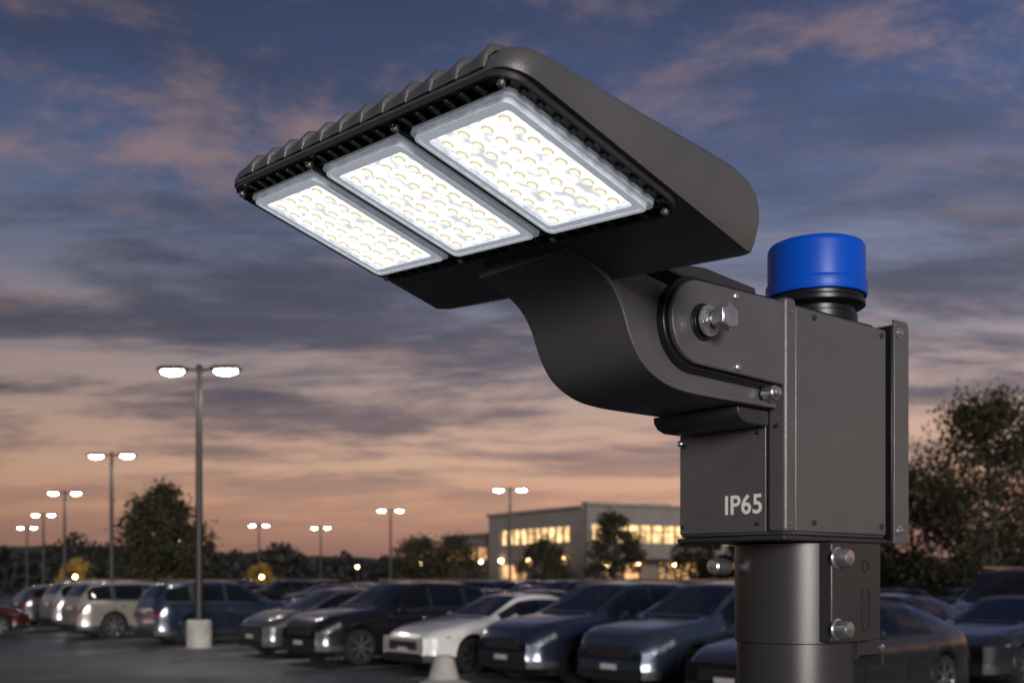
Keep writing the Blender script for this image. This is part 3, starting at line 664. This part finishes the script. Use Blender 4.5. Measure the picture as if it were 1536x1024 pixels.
def post_lamp(x,y,h,r=0.12):
    e=empty('garden_lamp',(x,y,0)); mb=MB(); mb.cyl((0,0,0),(0,0,h-r),0.05,0.04,8,M_LAMPM); mb.cyl((0,0,h-r*1.3),(0,0,h-r*0.9),0.1,0.1,10,M_LAMPM); mb.obj('post',e)
    mb=MB(); mb.lathe((0,0,h),(0,0,1),[(0.001,-r),(r*0.7,-r*0.7),(r,0),(r*0.7,r*0.7),(0.001,r)],12,M_WARM,caps=False); mb.obj('globe',e)
for x,y,h in ((-8.5,102,3.2),(-2.4,85,3.1),(-13.5,96,2.8),(13.5,78,2.9),(-28.0,70.5,1.9),(-17.4,76.5,1.9)): post_lamp(x,y,h)

# ================================================================== SKY
w=bpy.data.worlds.new('World'); scene.world=w; w.use_nodes=True; nt=w.node_tree; N=nt.nodes; Lk=nt.links
bg=N['Background']
tc=N.new('ShaderNodeTexCoord'); sep=N.new('ShaderNodeSeparateXYZ'); Lk.new(tc.outputs['Generated'],sep.inputs[0])
def math_(op,a,b=None,clamp=False):
    n=N.new('ShaderNodeMath'); n.operation=op; n.use_clamp=clamp
    for i,v in enumerate((a,b)):
        if v is None: continue
        if isinstance(v,(int,float)): n.inputs[i].default_value=v
        else: Lk.new(v,n.inputs[i])
    return n.outputs[0]
def ramp(inp,stops,interp='EASE'):
    r=N.new('ShaderNodeValToRGB'); r.color_ramp.interpolation=interp; els=r.color_ramp.elements
    els[0].position=stops[0][0]; els[0].color=(*stops[0][1],1); els[1].position=stops[-1][0]; els[1].color=(*stops[-1][1],1)
    for p,c in stops[1:-1]: e=els.new(p); e.color=(*c,1)
    Lk.new(inp,r.inputs[0]); return r.outputs[0]
def lin(r,g,b):
    f=lambda c:(c/255/12.92 if c/255<=0.04045 else ((c/255+0.055)/1.055)**2.4); return (f(r),f(g),f(b))
z=sep.outputs['Z']; x=sep.outputs['X']; y=sep.outputs['Y']
zc=math_('MAXIMUM',z,0.0)
base=ramp(zc,[(0.0,lin(136,102,96)),(0.03,lin(170,126,112)),(0.065,lin(212,160,132)),(0.10,lin(220,176,150)),(0.16,lin(188,162,152)),(0.24,lin(130,134,154)),(0.33,lin(96,110,146)),(0.40,lin(76,92,132)),(0.47,lin(60,76,114)),(0.8,lin(54,68,104)),(1.0,lin(48,60,95))],'LINEAR')
zz=math_('ADD',zc,0.10)
cb=N.new('ShaderNodeCombineXYZ'); Lk.new(math_('DIVIDE',x,zz),cb.inputs[0]); Lk.new(math_('DIVIDE',y,zz),cb.inputs[1])
def cloud(scale,off,detail,dist,lo,hi,sx=1.0,rough=0.55):
    mp=N.new('ShaderNodeMapping'); mp.inputs['Location'].default_value=off; mp.inputs['Scale'].default_value=(sx,1,1); Lk.new(cb.outputs[0],mp.inputs[0])
    n=N.new('ShaderNodeTexNoise'); n.inputs['Scale'].default_value=scale; n.inputs['Detail'].default_value=detail; n.inputs['Distortion'].default_value=dist; n.inputs['Roughness'].default_value=rough
    Lk.new(mp.outputs[0],n.inputs['Vector'])
    r=N.new('ShaderNodeMapRange'); r.interpolation_type='SMOOTHSTEP'; r.inputs['From Min'].default_value=lo; r.inputs['From Max'].default_value=hi; Lk.new(n.outputs['Fac'],r.inputs[0]); return r.outputs[0]
def mixc(fac,a,b,bt='MIX'):
    m=N.new('ShaderNodeMix'); m.data_type='RGBA'; m.blend_type=bt; 
    if isinstance(fac,(int,float)): m.inputs[0].default_value=fac
    else: Lk.new(fac,m.inputs[0])
    for i,v in ((6,a),(7,b)):
        if isinstance(v,tuple): m.inputs[i].default_value=(*v,1)
        else: Lk.new(v,m.inputs[i])
    return m.outputs[2]
m_hi=ramp(zc,[(0.0,(0,0,0)),(0.24,(0,0,0)),(0.34,(1,1,1)),(1,(1,1,1))],'LINEAR')
c1=cloud(2.6,(3.1,1.7,0),12,0.25,0.46,0.68,1.0,0.66)
c1b=cloud(0.9,(1.3,4.4,0),3,0.0,0.36,0.58,1.0,0.5)
m_mid=ramp(zc,[(0.0,(0.15,)*3),(0.06,(0.25,)*3),(0.11,(0.75,)*3),(0.16,(1,1,1)),(0.27,(1.0,)*3),(0.34,(0.45,)*3),(0.5,(0.35,)*3),(1,(0.5,)*3)],'LINEAR')
c2=cloud(1.15,(0.4,5.3,0),12,0.25,0.41,0.58,0.55,0.64)
ccol=ramp(zc,[(0.0,lin(124,96,96)),(0.10,lin(128,106,110)),(0.18,lin(98,94,108)),(0.3,lin(78,84,104)),(0.5,lin(54,63,90)),(1,lin(50,58,86))],'LINEAR')
col=mixc(math_('MULTIPLY',math_('MULTIPLY',c2,m_mid),0.95),base,ccol)
col=mixc(math_('MULTIPLY',math_('MULTIPLY',math_('MULTIPLY',c1,c1b),m_hi),0.70),col,lin(168,138,134))
c3=cloud(3.0,(7.4,2.2,0),11,0.2,0.50,0.72,0.45,0.64)
m_p=ramp(zc,[(0,(0,0,0)),(0.06,(0.3,)*3),(0.14,(1,1,1)),(0.26,(0.45,)*3),(0.4,(0.1,)*3),(1,(0,0,0))],'LINEAR')
col=mixc(math_('MULTIPLY',math_('MULTIPLY',c3,m_p),0.50),col,lin(208,168,150))
c4=cloud(5.5,(2.2,9.1,0),10,0.1,0.35,0.68,0.5,0.6)
m_f=ramp(zc,[(0,(0,0,0)),(0.08,(0.3,)*3),(0.16,(1,1,1)),(1,(1,1,1))],'LINEAR')
col=mixc(math_('MULTIPLY',math_('MULTIPLY',c4,c2),math_('MULTIPLY',m_f,0.42)),col,lin(68,70,90))
az=N.new('ShaderNodeMapRange'); az.inputs['From Min'].default_value=-0.50; az.inputs['From Max'].default_value=0.25; az.inputs['To Min'].default_value=0.66; az.inputs['To Max'].default_value=1.0
Lk.new(x,az.inputs[0])
ay=N.new('ShaderNodeMapRange'); ay.interpolation_type='SMOOTHSTEP'; ay.inputs['From Min'].default_value=-0.5; ay.inputs['From Max'].default_value=0.6; ay.inputs['To Min'].default_value=0.5; ay.inputs['To Max'].default_value=1.0
Lk.new(y,ay.inputs[0])
azz=math_('MULTIPLY',az.outputs[0],ay.outputs[0])
azc=N.new('ShaderNodeCombineColor'); 
for i in range(3): Lk.new(azz,azc.inputs[i])
col=mixc(1.0,col,azc.outputs[0],'MULTIPLY')
FILL_EL=math.radians(8); 
to_fill=Vector((0.20,-1.0,0)).normalized()
sky=N.new('ShaderNodeTexSky'); sky.sky_type='NISHITA'; sky.sun_disc=False; sky.sun_elevation=FILL_EL; sky.sun_rotation=math.atan2(to_fill.x,to_fill.y)
sk=mixc(1.0,sky.outputs[0],(0.002,0.002,0.002),'MULTIPLY')
fin=mixc(1.0,col,sk,'ADD')
Lk.new(fin,bg.inputs['Color']); bg.inputs['Strength'].default_value=1.0
sd=bpy.data.lights.new('front_fill','SUN'); sd.energy=2.9; sd.angle=math.radians(18); sd.color=(1.0,0.965,0.94)  # added fill from behind the camera; the dusk glow itself lies ahead
so=bpy.data.objects.new('front_fill',sd); COL.objects.link(so)
dv=-(Vector((to_fill.x*math.cos(FILL_EL),to_fill.y*math.cos(FILL_EL),math.sin(FILL_EL)))); so.rotation_euler=dv.to_track_quat('-Z','Y').to_euler()

# ================================================================== CAMERA
cd=bpy.data.cameras.new('camera'); cam=bpy.data.objects.new('camera',cd); COL.objects.link(cam)
cam.location=(0,0,1.75); cam.rotation_euler=(math.radians(90),0,0)
cd.sensor_width=36; cd.lens=38.67; cd.shift_y=0.2318; cd.clip_start=0.05; cd.clip_end=3000
cd.dof.use_dof=True; cd.dof.focus_distance=1.70; cd.dof.aperture_fstop=5.6
scene.camera=cam
scene.view_settings.view_transform='Standard'; scene.view_settings.look='None'; scene.view_settings.exposure=0
